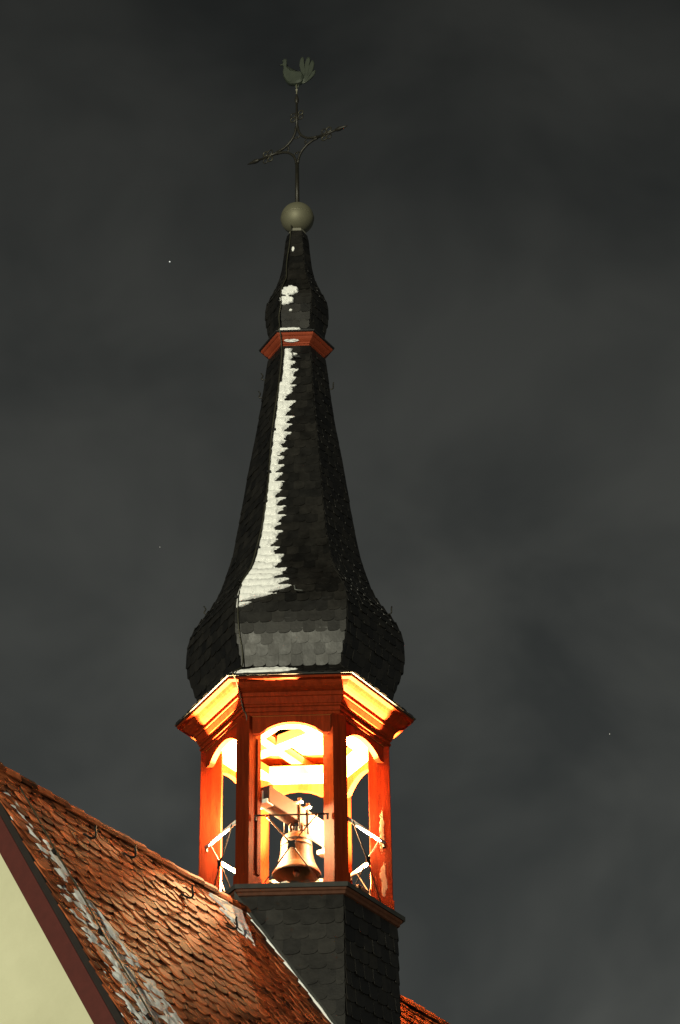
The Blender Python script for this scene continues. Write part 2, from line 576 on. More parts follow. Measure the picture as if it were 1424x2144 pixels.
# wall and verge boards
WS = -5.37
wallp = [(-3.6, 0.02), (3.6, 0.02)]
ez = RIDGE_Z - 0.13 - 3.6 * math.tan(PIT)
wallp = [(-3.6, 0.0), (3.6, 0.0), (3.6, ez), (0, RIDGE_Z - 0.13), (-3.6, ez)]
MB().prism(wallp, 0.0, 0.4, (rd * WS, re, Z, rd)).build('gable_wall', 'wall', church)
for sgn in (1, -1):
    d_, n_ = (dn, rn) if sgn > 0 else (dn2, rn2)
    o = Vector((0, 0, RIDGE_Z)) + rd * (WS - 0.055)
    MB().prism([(0.02, -0.235), (DL, -0.235), (DL, -0.062), (0.02, -0.062)], 0.0, 0.055, (o, d_, n_, rd)).build('verge_board', 'board', church)
    o2 = rd * (WS + 0.4) + re * sgn * 3.6 - re * 0.2 * (1 + sgn)
    MB().prism([(0, 0), (9.0, 0), (9.0, ez), (0, ez)], 0.0, 0.4, (o2, rd, Z, re)).build('side_wall', 'stone', church)
# snow hooks
for hs, hd in ((-4.02, 0.40), (-3.325, 0.32), (-2.49, 0.50), (-1.82, 0.64)):
    pts = [roofp(hs - 0.10, hd + 0.02, 0.05), roofp(hs - 0.05, hd + 0.06, 0.065), roofp(hs - 0.01, hd + 0.07, 0.08), roofp(hs + 0.015, hd + 0.05, 0.105),
           roofp(hs + 0.015, hd + 0.01, 0.125), roofp(hs + 0.008, hd - 0.02, 0.14), roofp(hs + 0.018, hd - 0.045, 0.155)]
    MB().tube(catmull(pts, 3), 0.011, 8).build('snow_hook', 'black', church, smooth=True)

# ================================================================== the bell turret: shaft, ledge, posts, arches, cornice
turret = thing('bell_turret', 'open six-sided red timber bell turret lit from inside, on a slated shaft', 'bell turret', (0, 0, 9.0))
SHAFT_R = 1.085
shaft = hexlathe('shaft', [(SHAFT_R, 8.6), (SHAFT_R, 11.50)], 'slate_bed', turret, cap_top=True, cap_bot=True)
slate_unit = plate_mesh('slate', SLATE2D, 'slate')
sm = shingle_hex(Arc([(SHAFT_R, 9.0), (SHAFT_R, 11.48)]), range(6), 0.165, 0.17, seed=5, lift=0.022)
lay_pieces('slate', slate_unit, sm, shaft, 200)
ledge = hexlathe('ledge', [(1.09, 11.47), (1.125, 11.475), (1.13, 11.505), (1.150, 11.515), (1.16, 11.555), (0.9, 11.556), (0.9, 11.47)], 'ledge_wood', turret, closed=True)
hexlathe('ledge_capping', [(1.165, 11.545), (1.185, 11.535), (1.187, 11.585), (1.10, 11.605), (0.3, 11.612), (0.3, 11.56), (1.165, 11.557)], 'lead', turret, closed=True)
FLOOR = 11.612
hexlathe('floor', [(0.34, 11.57), (0.34, 11.60)], 'lead', turret, cap_top=True, cap_bot=True)
POSTS = []
RP, PT, PD = 1.06, 0.17, 0.24              # post: outer radius, tangential width, radial depth
for k in range(6):
    a = azv(60 * k); t = Z.cross(a)
    mb = MB()
    mb.prism([(RP - PD, -PT / 2), (RP, -PT / 2), (RP, PT / 2), (RP - PD, PT / 2)], FLOOR - 0.02, 13.60, (Vector((0, 0, 0)), a, t, Z))
    p = bevel(mb.build('post', 'red_worn_shaded', turret), 0.008, 2)
    POSTS.append(p)
    for sgn in ((1,) if k == 4 else ()):   # rebate strip on the front left post only
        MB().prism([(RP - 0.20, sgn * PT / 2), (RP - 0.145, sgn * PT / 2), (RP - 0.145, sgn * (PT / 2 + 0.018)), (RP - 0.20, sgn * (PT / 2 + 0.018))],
                   FLOOR + 0.16, 13.36, (Vector((0, 0, 0)), a, t, Z)).build('rebate_strip', 'red_worn_shaded', p)
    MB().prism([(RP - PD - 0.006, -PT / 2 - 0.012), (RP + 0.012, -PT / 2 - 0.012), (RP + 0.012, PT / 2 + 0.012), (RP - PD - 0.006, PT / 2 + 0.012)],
               FLOOR - 0.005, FLOOR + 0.13, (Vector((0, 0, 0)), a, t, Z)).build('post_base', 'red_worn_shaded', p)
# arched boards between the posts
AP = RP * 0.866
for k in range(6):
    a = azv(30 + 60 * k); t = Z.cross(a)
    hw = 0.46
    spring, crown = 13.395, 13.525
    half = 0.345
    poly = [(-hw - 0.02, 13.64), (-hw - 0.02, spring), (-half, spring)]
    rr = (half ** 2 + (crown - spring) ** 2) / (2 * (crown - spring))
    th = math.asin(half / rr)
    for i in range(1, 24):
        q = -th + 2 * th * i / 24
        poly.append((rr * math.sin(q), crown - rr + rr * math.cos(q)))
    poly += [(half, spring), (hw + 0.02, spring), (hw + 0.02, 13.64)]
    mb = MB(); n = len(poly)
    o = a * (AP - 0.075)
    vs_ = [o + t * x + Z * z for x, z in poly] + [o + a * 0.062 + t * x + Z * z for x, z in poly]
    # faces as a strip from the top edge so that the concave outline stays clean
    fs = []
    tops = []
    for i in range(1, n - 1):
        tops.append(len(vs_)); vs_.append(o + t * poly[i][0] + Z * 13.64)
    for i in range(1, n - 1):
        tops.append(len(vs_)); vs_.append(o + a * 0.062 + t * poly[i][0] + Z * 13.64)
    m_ = n - 2
    for i in range(m_ - 1):
        fs.append((1 + i, 2 + i, tops[i + 1], tops[i]))
        fs.append((n + 1 + i, n + 2 + i, tops[m_ + i + 1], tops[m_ + i]))
        fs.append((1 + i, 2 + i, n + 2 + i, n + 1 + i))
    mb.add(vs_, fs)
    mb.build('arch_board', 'red', turret)
# cornice with its mouldings
cyma = [(1.155, 13.848), (1.172, 13.852), (1.20, 13.862), (1.235, 13.880), (1.262, 13.904), (1.278, 13.922), (1.285, 13.930)]
prof = [(1.0, 13.60), (1.064, 13.602), (1.064, 13.640), (1.080, 13.644), (1.084, 13.665), (1.070, 13.672), (1.074, 13.695), (1.092, 13.703), (1.094, 13.722),
        (1.106, 13.730), (1.118, 13.760), (1.130, 13.790), (1.132, 13.800), (1.148, 13.806), (1.150, 13.830)] + cyma + \
       [(1.300, 13.932), (1.345, 13.936), (1.347, 13.962), (1.0, 13.966)]
hexlathe('cornice', prof, 'red', turret, closed=True)
# ring plate, ceiling and beams inside
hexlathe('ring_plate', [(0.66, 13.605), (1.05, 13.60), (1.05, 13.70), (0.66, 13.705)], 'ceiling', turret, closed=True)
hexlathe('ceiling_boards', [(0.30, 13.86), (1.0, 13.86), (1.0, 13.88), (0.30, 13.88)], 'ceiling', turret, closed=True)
for k in (0, 1, 2):
    a = azv(60 * k + 30 if k else 150 - 60 * 3 + 0); 
for az_, off, zz, w_, h_ in ((-38, 0.02, 13.80, 0.16, 0.13), (60, -0.28, 13.78, 0.12, 0.10), (60, 0.30, 13.78, 0.12, 0.10), (128, 0.36, 13.78, 0.10, 0.09)):
    a = azv(az_); t = Z.cross(a)
    ln = 1.72 if abs(off) < 0.2 else 1.5
    bevel(MB().box(t * off + Z * zz, a, t, Z, ln, w_, h_).build('ceiling_beam', 'beam', turret), 0.006, 1)
# tie bars, cross rods and their plates on each open face
for k in range(6):
    a = azv(30 + 60 * k); t = Z.cross(a)
    o = a * 0.90
    zb = 12.42
    MB().tube([o - t * 0.40 + Z * zb, o + t * 0.40 + Z * zb], 0.010 if k == 4 else 0.021, 8).build('tie_bar', 'black' if k == 4 else 'steel', turret, smooth=True)  # front bar coloured black for its unlit side, the others thickened for glow
    for sgn in (-1, 1):
        MB().box(o + t * sgn * 0.385 + Z * (zb - 0.03), t, a, Z, 0.022, 0.022, 0.06).build('bar_bracket', 'rod', turret)
        MB().tube([o + t * sgn * 0.285 + Z * zb + a * 0.016, o + Z * 12.07 + a * 0.016 * 1, o - t * sgn * 0.285 + Z * (FLOOR + 0.03) + a * 0.016],
                  0.008, 6).build('cross_rod', 'rod', turret, smooth=True)
    pl = []
    for i in range(8):
        r_ = 0.068 if i % 2 == 0 else 0.036
        q = R_(45 + 45 * i)
        pl.append((r_ * math.cos(q), r_ * math.sin(q)))
    MB().prism(pl, 0.024, 0.032, (o + Z * 12.07, t, Z, a)).build('rod_plate', 'black', turret)
# small boxes on the turret floor by the right-hand opening
tb = tag(bevel(MB().box(Vector((0.69, -0.42, FLOOR + 0.075)), azv(-30), azv(60), Z, 0.12, 0.22, 0.15).build('junction_box', 'box'), 0.006, 1),
         'small brown box on the turret floor in the right-hand opening', 'box')

# ================================================================== the spire
spire = thing('spire', 'tall dark slated spire with two onion bulbs and a red collar', 'spire', (0, 0, 13.97))
P1 = catmull([(1.085, 14.20), (1.157, 14.40), (1.231, 14.6), (1.25, 14.82), (1.234, 15.02), (1.16, 15.21), (1.05, 15.37), (0.955, 15.51), (0.885, 15.66), (0.81, 15.9),
              (0.745, 16.15), (0.687, 16.5), (0.638, 16.83), (0.588, 17.21), (0.537, 17.56), (0.48, 17.91), (0.43, 18.26), (0.385, 18.69), (0.35, 19.0)], 5)
SK = [(1.365, 13.975), (1.30, 14.01), (1.19, 14.09), (1.08, 14.20)]
P2 = catmull([(0.33, 19.28), (0.355, 19.42), (0.38, 19.56), (0.391, 19.69), (0.379, 19.85), (0.32, 19.98), (0.25, 20.14), (0.195, 20.33), (0.165, 20.56), (0.138, 20.85), (0.12, 20.96)], 5)
A1, A2, A0 = Arc(P1), Arc(P2), Arc(SK)
body = hexlathe('spire_body', [(1.0, 13.968)] + SK[:-1] + [(R - 0.004, z) for R, z in P1] + [(0.3, 19.02)], 'slate_bed', spire, cap_top=True)
bulb2 = hexlathe('upper_bulb', [(0.2, 19.16)] + [(R - 0.004, z) for R, z in P2], 'slate_bed', spire, cap_top=True, cap_bot=True)
mats = shingle_hex(A1, range(6), 0.128, 0.135, seed=11) + shingle_hex(A0, range(6), 0.115, 0.14, seed=12, lift=0.010, over=1.2)
lay_pieces('slate', slate_unit, mats, body, 260)
mats2 = shingle_hex(A2, range(6), 0.115, 0.125, seed=13, lift=0.010)
lay_pieces('slate', slate_unit, mats2, bulb2, 40)
hexlathe('drip_edge', [(1.30, 13.969), (1.372, 13.969), (1.372, 13.981), (1.30, 13.99)], 'lead', spire, closed=True)
mc = [(0.30, 18.985), (0.335, 18.99), (0.338, 19.035), (0.352, 19.04), (0.356, 19.06), (0.372, 19.068), (0.395, 19.085), (0.412, 19.105), (0.418, 19.115), (0.43, 19.118),
      (0.445, 19.13), (0.448, 19.155), (0.28, 19.162)]
hexlathe('collar_cornice', mc, 'collar_red', spire, closed=True)
hexlathe('collar_roof', [(0.44, 19.158), (0.472, 19.16), (0.474, 19.176), (0.42, 19.20), (0.33, 19.29), (0.3, 19.28), (0.3, 19.164)], 'slate_bed', spire, closed=True)
hexlathe('neck_cap', [(0.125, 20.95), (0.112, 20.97), (0.105, 21.02), (0.06, 21.03)], 'collar', spire, cap_top=True)
# ladder hooks on the edges of the spire
def hook(base, out, side):
    pts = [base - out * 0.03, base + out * 0.025, base + out * 0.045 + Z * 0.02, base + out * 0.035 + Z * 0.06 + side * 0.01, base + out * 0.05 + Z * 0.10]
    MB().tube(catmull(pts, 3), 0.008, 6).build('ladder_hook', 'iron', spire, smooth=True)
for zz, k in ((18.72, 3), (18.45, 3), (18.55, 0), (15.42, 3), (15.35, 0)):
    arc = A1 if zz < 19 else A2
    R = arc.at(arc.z2t(zz))[0]
    hook(hexpt(R + 0.01, zz, k), azv(60 * k), Vector((1, 0, 0)))
for u, zz in ((-0.02, 18.78), (0.06, 15.05)):
    a = azv(270); R = A1.at(A1.z2t(zz))[0]
    p = a * (R * 0.866 + 0.02) + Z * zz + Vector((u + lean(zz), 0, 0))
    MB().tube(catmull([p + Vector((-0.02, 0, 0.10)), p + a * 0.05 + Vector((-0.01, 0, 0.03)), p + a * 0.07, p + a * 0.05 + Vector((0.08, 0, 0.0))], 3), 0.008, 6).build('ladder_hook', 'zinc', spire, smooth=True)

# ================================================================== ball, cross and weathercock
LX = 0.056
cross = thing('finial_cross', 'wrought iron cross with scrolls standing on a dull gilt ball', 'cross', (LX, 0, 21.03))
C0 = Vector((LX, 0, 0))
ball = [(0.215 * math.sin(math.pi * i / 28) if 0 < i < 28 else 0.002, 21.245 - 0.215 * math.cos(math.pi * i / 28)) for i in range(29)]
MB().lathe(ball, C0, 48).build('ball', 'gilt', cross, smooth=True)
MB().lathe([(0.215, 21.235), (0.2185, 21.238), (0.2185, 21.252), (0.215, 21.255)], C0, 48).build('seam', 'gilt', cross, smooth=True)
ZC = 22.475
ca = azv(-28)
W_ = C0 + Z * ZC
def cp(u, v): return W_ + ca * u + Z * v
MB().tube([C0 + Z * 21.44, C0 + Z * 22.19], [0.030, 0.024], 8).build('stem', 'iron', cross, smooth=True)
MB().tube([cp(0, 0.29), cp(0, 0.72)], [0.021, 0.014], 8).build('stem', 'iron', cross, smooth=True)
for sgn in (1, -1):
    MB().tube([cp(sgn * 0.29, 0), cp(sgn * 0.60, 0)], [0.021, 0.014], 8).build('arm', 'iron', cross, smooth=True)
# the four concave quarter curves that make the diamond
for sx in (1, -1):
    for sz in (1, -1):
        pts = []
        for i in range(13):
            t = (math.pi / 2) * i / 12
            pts.append(cp(sx * (0.31 - 0.295 * math.sin(t)), sz * (0.31 - 0.295 * math.cos(t))))
        MB().tube(pts, 0.017, 8).build('curved_brace', 'iron', cross, smooth=True)
        # small inner scroll leaves
for q in range(4):
    t = q * math.pi / 2
    f = lambda u, v: cp(0.86 * (u * math.cos(t) - v * math.sin(t)), 0.86 * (u * math.sin(t) + v * math.cos(t)))
    MB().tube(catmull([f(0.22, 0.055), f(0.16, 0.045), f(0.14, 0.012), f(0.175, 0.0), f(0.14, -0.012), f(0.16, -0.045), f(0.22, -0.055)], 4), 0.008, 6).build('inner_scroll', 'iron', cross, smooth=True)
def spear(o, ax):
    s_ = ax.cross(Vector((0.3, 0.9, 0.2))).normalized()
    MB().tube([o, o + ax * 0.03, o + ax * 0.07, o + ax * 0.13, o + ax * 0.19], [0.014, 0.026, 0.030, 0.018, 0.003], 8).build('spear_tip', 'iron', cross, smooth=True)
def scrolls(o, ax, pv):
    for s1 in (1, -1):
        for s2 in (1, -1):
            c = o + ax * (s2 * 0.036) + pv * (s1 * 0.058)
            pts = [c + (ax * math.cos(t) + pv * math.sin(t)) * 0.037 for t in [2 * math.pi * i / 14 for i in range(14)]]
            MB().tube(pts, 0.0085, 6, closed=True).build('scroll', 'scroll' if s2 * s1 > 0 else 'iron', cross, smooth=True)
spear(cp(0.58, 0), ca); spear(cp(-0.58, 0), -ca); spear(cp(0, 0.72), Z)
scrolls(cp(0.45, 0), ca, Z); scrolls(cp(-0.45, 0), -ca, Z); scrolls(cp(0, 0.50), Z, ca)
MB().tube([cp(0, 0.88), cp(0, 1.06)], 0.009, 8).build('spindle', 'gilt', cross, smooth=True)
MB().lathe([(0.002, -0.018), (0.016, -0.008), (0.018, 0.0), (0.016, 0.008), (0.002, 0.018)], cp(0, 0.96), 12).build('pivot_bead', 'collar', cross, smooth=True)
# rooster: outline of head, comb, breast and sickle tail, a plate with rounded thickness
rooster = thing('weathercock', 'green copper rooster weathervane on top of the iron cross', 'weathervane', (LX, 0, ZC + 1.0))
def smooth_closed(pts, sub=4):
    n = len(pts); out = []
    for i in range(n):
        p0, p1, p2, p3 = pts[i - 1], pts[i], pts[(i + 1) % n], pts[(i + 2) % n]
        for q in range(sub):
            t = q / sub
            out.append(tuple(0.5 * ((2 * p1[j]) + (-p0[j] + p2[j]) * t + (2 * p0[j] - 5 * p1[j] + 4 * p2[j] - p3[j]) * t * t + (-p0[j] + 3 * p1[j] - 3 * p2[j] + p3[j]) * t ** 3) for j in (0, 1)))
    return out
body2d = [(-0.02, 0.02), (-0.10, 0.04), (-0.155, 0.11), (-0.178, 0.19), (-0.170, 0.27), (-0.182, 0.335), (-0.17, 0.362), (-0.140, 0.365), (-0.128, 0.335),
          (-0.128, 0.27), (-0.075, 0.205), (0.0, 0.17), (0.06, 0.165), (0.10, 0.12), (0.09, 0.05), (0.04, 0.02)]
tails2d = [
    [(0.03, 0.06), (0.065, 0.15), (0.05, 0.22), (0.04, 0.30), (0.065, 0.385), (0.10, 0.37), (0.105, 0.30), (0.115, 0.22), (0.12, 0.14), (0.09, 0.06)],
    [(0.06, 0.05), (0.105, 0.14), (0.11, 0.22), (0.115, 0.30), (0.15, 0.375), (0.185, 0.345), (0.175, 0.27), (0.165, 0.18), (0.145, 0.10), (0.10, 0.05)],
    [(0.07, 0.04), (0.135, 0.11), (0.155, 0.18), (0.17, 0.25), (0.205, 0.32), (0.235, 0.28), (0.225, 0.20), (0.195, 0.13), (0.15, 0.075), (0.10, 0.035)],
    [(0.07, 0.03), (0.15, 0.075), (0.185, 0.115), (0.215, 0.16), (0.25, 0.175), (0.245, 0.13), (0.21, 0.085), (0.16, 0.045), (0.10, 0.02)]]
comb2d = [(-0.175, 0.36), (-0.19, 0.395), (-0.175, 0.385), (-0.165, 0.415), (-0.15, 0.39), (-0.135, 0.41), (-0.125, 0.38), (-0.13, 0.355)]
beak2d = [(-0.18, 0.345), (-0.225, 0.33), (-0.18, 0.318)]
RX = Vector((0.97, -0.24, 0)); RN = Z.cross(RX)
RO = C0 + Z * (ZC + 1.03)
def plate2d(name, pts, th, parent, m='verdigris', sub=4):
    if sub: pts = smooth_closed(pts, sub)
    c = (sum(p[0] for p in pts) / len(pts), sum(p[1] for p in pts) / len(pts))
    bm = bmesh.new()
    rings = []
    for h, k in ((-th, 0.86), (-th * 0.6, 0.97), (0, 1.0), (th * 0.6, 0.97), (th, 0.86)):
        rings.append([bm.verts.new(RO + RX * (1.06 * (c[0] + (x - c[0]) * k)) + Z * (1.28 * (c[1] + (z - c[1]) * k)) + RN * h) for x, z in pts])
    n = len(pts)
    for a, b in zip(rings, rings[1:]):
        for i in range(n):
            bm.faces.new((a[i], a[(i + 1) % n], b[(i + 1) % n], b[i]))
    for rg in (rings[0], rings[-1]):
        f = bm.faces.new(rg); bmesh.ops.triangulate(bm, faces=[f])
    bmesh.ops.recalc_face_normals(bm, faces=bm.faces)
    me = bpy.data.meshes.new(name); bm.to_mesh(me); bm.free()
    return link_mesh(name, me, parent, m)
plate2d('rooster_body', body2d, 0.05, rooster)
for i_, t2 in enumerate(tails2d):
    plate2d('tail_feather', t2, 0.020 - 0.003 * i_, rooster)
plate2d('comb', comb2d, 0.010, rooster, sub=0)
plate2d('beak', beak2d, 0.010, rooster, sub=0)
for dx in (-0.02, 0.035):
    MB().tube([RO + RX * dx + Z * 0.04, RO + RX * (dx * 0.6) - Z * 0.03], 0.008, 6).build('leg', 'verdigris', rooster, smooth=True)

# ================================================================== the bell and its headstock
BZ = 12.05
bell = thing('church_bell', 'bronze church bell hanging inside the lit turret behind crossed rods', 'bell', (0.01, 0, BZ))
BC = Vector((0.012, -0.12, BZ))
outer = [(0.280, 0.0), (0.283, 0.012), (0.272, 0.035), (0.258, 0.060), (0.254, 0.068), (0.252, 0.072), (0.243, 0.088), (0.240, 0.092), (0.236, 0.097), (0.234, 0.102), (0.222, 0.130),
         (0.204, 0.185), (0.191, 0.245), (0.184, 0.305), (0.183, 0.330), (0.186, 0.334), (0.186, 0.340), (0.181, 0.344), (0.180, 0.385), (0.183, 0.389), (0.182, 0.395), (0.177, 0.399), (0.170, 0.425),
         (0.150, 0.455), (0.120, 0.475), (0.100, 0.482), (0.098, 0.495), (0.070, 0.50), (0.002, 0.50)]
inner = [(0.002, 0.46), (0.12, 0.45), (0.155, 0.39), (0.165, 0.30), (0.178, 0.20), (0.205, 0.12), (0.235, 0.06), (0.262, 0.004), (0.280, 0.0)]
outer = [(r * 0.95, z) for r, z in outer]
inner = [(r * 0.95, z) for r, z in inner]
MB().lathe(outer, BC, 64).build('bell_body', 'bronze', bell, smooth=True)
MB().lathe(inner, BC, 64).build('bell_inside', 'black', bell, smooth=True)  # bronze coloured black here: the shade in the mouth is painted in
mb = MB().tube([BC + Z * 0.44, BC + Z * 0.06], [0.012, 0.014], 8)
mb.lathe([(0.002, -0.045), (0.03, -0.03), (0.042, 0.0), (0.03, 0.03), (0.002, 0.045)], BC + Z * 0.03, 16)
mb.build('clapper', 'black', bell, smooth=True)
ha = azv(60); ht = Z.cross(ha)
HZ = BZ + 0.70
for q in range(4):                          # the loops of the crown
    t = R_(45 + 90 * q)
    d_ = Vector((math.cos(t), math.sin(t), 0))
    MB().tube(catmull([BC + d_ * 0.085 + Z * 0.49, BC + d_ * 0.095 + Z * 0.545, BC + d_ * 0.07 + Z * 0.585, BC + d_ * 0.02 + Z * 0.595], 4), 0.019, 8).build('crown_loop', 'bronze', bell, smooth=True)
MB().lathe([(0.03, 0.495), (0.04, 0.52), (0.04, 0.58), (0.05, 0.60)], BC, 16).build('crown_pin', 'black', bell, smooth=True)
bevel(MB().box(BC + Z * (HZ - BZ) , ha, ht, Z, 1.36, 0.17, 0.20).build('headstock', 'headstock', bell), 0.008, 1)
for u in (-0.085, 0.085):
    for s_ in (-1, 1):
        MB().tube([BC + ha * u + ht * (0.098 * s_) + Z * 0.50, BC + ha * u + ht * (0.098 * s_) + Z * 0.86], 0.011, 6).build('hanger_bolt', 'black', bell, smooth=True)
        MB().lathe([(0.002, 0.0), (0.022, 0.0), (0.022, 0.03), (0.002, 0.03)], BC + ha * u + ht * (0.098 * s_) + Z * 0.835, 6).build('nut', 'rod', bell)
    MB().box(BC + ha * u + Z * 0.82, ha, ht, Z, 0.05, 0.26, 0.014).build('clamp_strap', 'steel', bell)
# the steel brackets and rails that carry the bell
bf = thing('steel_trestle', 'pale steel bearers and rails carrying the headstock behind the bell', 'trestle', (0, 0, FLOOR))
for sgn in (-1, 1):
    o = ha * (sgn * 0.74)
    MB().box(o + Z * (HZ - 0.01), ha, ht, Z, 0.10, 0.17, 0.11).build('bearing', 'steel', bf)
    MB().box(o + Z * (HZ - 0.09), ha, ht, Z, 0.12, 0.30, 0.05).build('bearer', 'steel', bf)
    MB().tube([o - ha * sgn * 0.10 + Z * HZ, o + ha * sgn * 0.02 + Z * HZ], 0.035, 12).build('journal', 'rod', bf, smooth=True)
for s_ in (-1, 1):
    MB().box(ht * (s_ * 0.33) + Z * (FLOOR + 0.045), ha, ht, Z, 1.5, 0.07, 0.07).build('base_rail', 'steel', bf)

# ================================================================== the two lit lamps inside the turret
def lit(nm, kind, watts, loc, parent, aim=None):
    ld = bpy.data.lights.new(nm, kind)
    ld.energy = watts
    ld.color = LAMP_COL
    ld.shadow_soft_size = 0.025
    lo = bpy.data.objects.new(nm, ld)
    lo.location = loc
    if aim is not None:
        ld.spot_size = R_(100)
        ld.spot_blend = 0.5
        lo.rotation_euler = aim.to_track_quat('-Z', 'Y').to_euler()
    COL.objects.link(lo)
    adopt(lo, parent)
def lamp(x, y, z, watts, label):
    """a bare bulb on a stand"""
    t = thing('turret_lamp', label, 'lamp', (x, y, FLOOR), 'lamps lighting the turret')
    c = Vector((x, y, z))
    MB().tube([Vector((x, y, FLOOR)), c - Z * 0.045], 0.009, 8).build('stand', 'black', t, smooth=True)
    MB().lathe([(0.002, -0.05), (0.016, -0.05), (0.018, -0.03), (0.014, -0.022), (0.002, -0.022)], c, 16).build('socket', 'black', t, smooth=True)
    MB().lathe([(0.012, -0.022), (0.022, -0.008), (0.026, 0.008), (0.020, 0.024), (0.002, 0.032)], c, 20).build('bulb', 'bulb', t, smooth=True)
    lit('turret_lamp_light', 'POINT', watts, c + Z * 0.045, t)
def flood(x, y, label):
    """an upward floodlight on the turret floor beside a post"""
    t = thing('floodlight', label, 'floodlight', (x, y, FLOOR), 'floodlights on the turret floor')
    f = Vector((x, y, FLOOR + 0.19))
    MB().lathe([(0.02, -0.10), (0.05, -0.07), (0.07, -0.02), (0.066, -0.02), (0.046, -0.062), (0.002, -0.085)], f, 24).build('reflector', 'black', t, smooth=True)
    MB().lathe([(0.002, -0.185), (0.06, -0.185), (0.06, -0.17), (0.015, -0.165), (0.015, -0.095), (0.002, -0.095)], f, 16).build('foot', 'black', t, smooth=True)
    lit('floodlight_beam', 'SPOT', BEAM_W, f, t, Z + Vector((x, y, 0)).normalized() * 0.22)
lamp(-0.54, -0.125, 12.66, LAMP_W * 1.8, 'lit lamp inside the turret behind its front left post')
lamp(0.53, -0.125, 12.66, LAMP_W * 0.8, 'lit lamp inside the turret behind its front right post')
flood(-0.71, 0.04, 'upward floodlight on the turret floor behind the left-hand post')
flood(0.71, 0.01, 'upward floodlight on the turret floor behind the right-hand post')

# ================================================================== lightning conductors
def cond_pt(R, z, off=0.03, k=4, side=0.0):
    p = hexpt(R, z, k)
    return p + azv(60 * k) * off + Vector((side, 0, 0))
pts = [Vector((-0.02, -0.10, 21.06)), cond_pt(0.12, 20.96, 0.03), cond_pt(0.150, 20.7, 0.03), cond_pt(0.17, 20.5, 0.035, side=-0.01)]
for zz in (20.3, 20.1, 19.95, 19.8, 19.6, 19.45): pts.append(cond_pt(A2.at(A2.z2t(zz))[0], zz, 0.045, side=0.035 if 19.5 < zz < 20.15 else 0.0))
pts += [cond_pt(0.40, 19.26, 0.03, side=0.02), cond_pt(0.485, 19.18, 0.01, side=0.04), cond_pt(0.45, 19.12, 0.03, side=0.06), cond_pt(0.355, 19.0, 0.03, side=0.02)]
zz = 18.85
while zz > 14.25:
    pts.append(cond_pt(A1.at(A1.z2t(zz))[0], zz, 0.045, side=(0.03 if zz > 15.2 else 0.05) + 0.012 * math.sin(zz * 3.1)))
    zz -= 0.16
pts += [cond_pt(1.13, 14.17, 0.06, side=0.06), cond_pt(1.30, 14.03, 0.05, side=0.06), cond_pt(1.385, 13.975, 0.02, side=0.08), cond_pt(1.36, 13.93, 0.0, side=0.085), cond_pt(1.18, 13.80, 0.05, side=0.06),
        cond_pt(1.11, 13.66, 0.03, side=0.045), cond_pt(1.06, 13.5, 0.02, side=0.06), cond_pt(1.06, 12.6, 0.02, side=0.06), cond_pt(1.06, 11.75, 0.02, side=0.06)]
c1 = thing('lightning_conductor', 'thin lightning conductor cable running down the front edge of the spire', 'cable', tuple(pts[-1]))
MB().tube(catmull(pts, 4), 0.0075, 6).build('cable', 'cable', c1, smooth=True)
for zz in (17.65, 17.0, 16.55, 15.85, 15.0):
    R = A1.at(A1.z2t(zz))[0]
    p = cond_pt(R, zz, 0.03, side=0.03)
    MB().box(p, azv(270), Z.cross(azv(270)), Z, 0.05, 0.05, 0.03).build('cable_clip', 'black', c1)
c2 = thing('roof_conductor', 'thin conductor cable lying on the snow beside the verge of the roof', 'cable', tuple(roofp(-5.05, 5.0)))
pts = [roofp(-5.05 + 0.012 * math.sin(i * 1.3), 0.30 + i * 0.25, 0.088) for i in range(20)]
MB().tube(catmull(pts, 3), 0.008, 6).build('cable', 'cable', c2, smooth=True)
for dd in (1.18, 2.22, 3.25, 4.2):
    MB().box(roofp(-5.05, dd, 0.075), rd, dn, rn, 0.06, 0.05, 0.03).build('cable_clip', 'black', c2)

# ================================================================== snow
a270 = azv(270); u270 = Z.cross(a270)
def face_pos(arc):
    def f(t, x):                          # x: metres from the left corner of the front face
        R, z = arc.at(t)
        R2, z2 = arc.at(t + 0.01); R1, z1 = arc.at(t - 0.01)
        p = a270 * (R * 0.866) + u270 * (x - R / 2) + Vector((lean(z), 0, z))
        dd = Vector((a270.x * (R2 - R1) * 0.866, a270.y * (R2 - R1) * 0.866, z2 - z1))
        n = u270.cross(dd).normalized()
        if n.dot(a270) < 0: n = -n
        return p, n
    return f
WID = [(14.86, 0.05), (14.95, 0.16), (15.03, 0.40), (15.12, 0.54), (15.21, 0.52), (15.37, 0.43), (15.51, 0.37), (15.66, 0.30), (15.9, 0.215), (16.15, 0.205), (16.5, 0.20), (16.83, 0.185), (17.21, 0.185),
       (17.56, 0.19), (17.91, 0.195), (18.26, 0.195), (18.69, 0.175), (18.97, 0.165)]
def lerp_tab(tab, z):
    if z <= tab[0][0]: return tab[0][1]
    for (z0, w0), (z1, w1) in zip(tab, tab[1:]):
        if z <= z1: return w0 + (w1 - w0) * (z - z0) / (z1 - z0)
    return tab[-1][1]
HROW = A1.L / round(A1.L / 0.128)
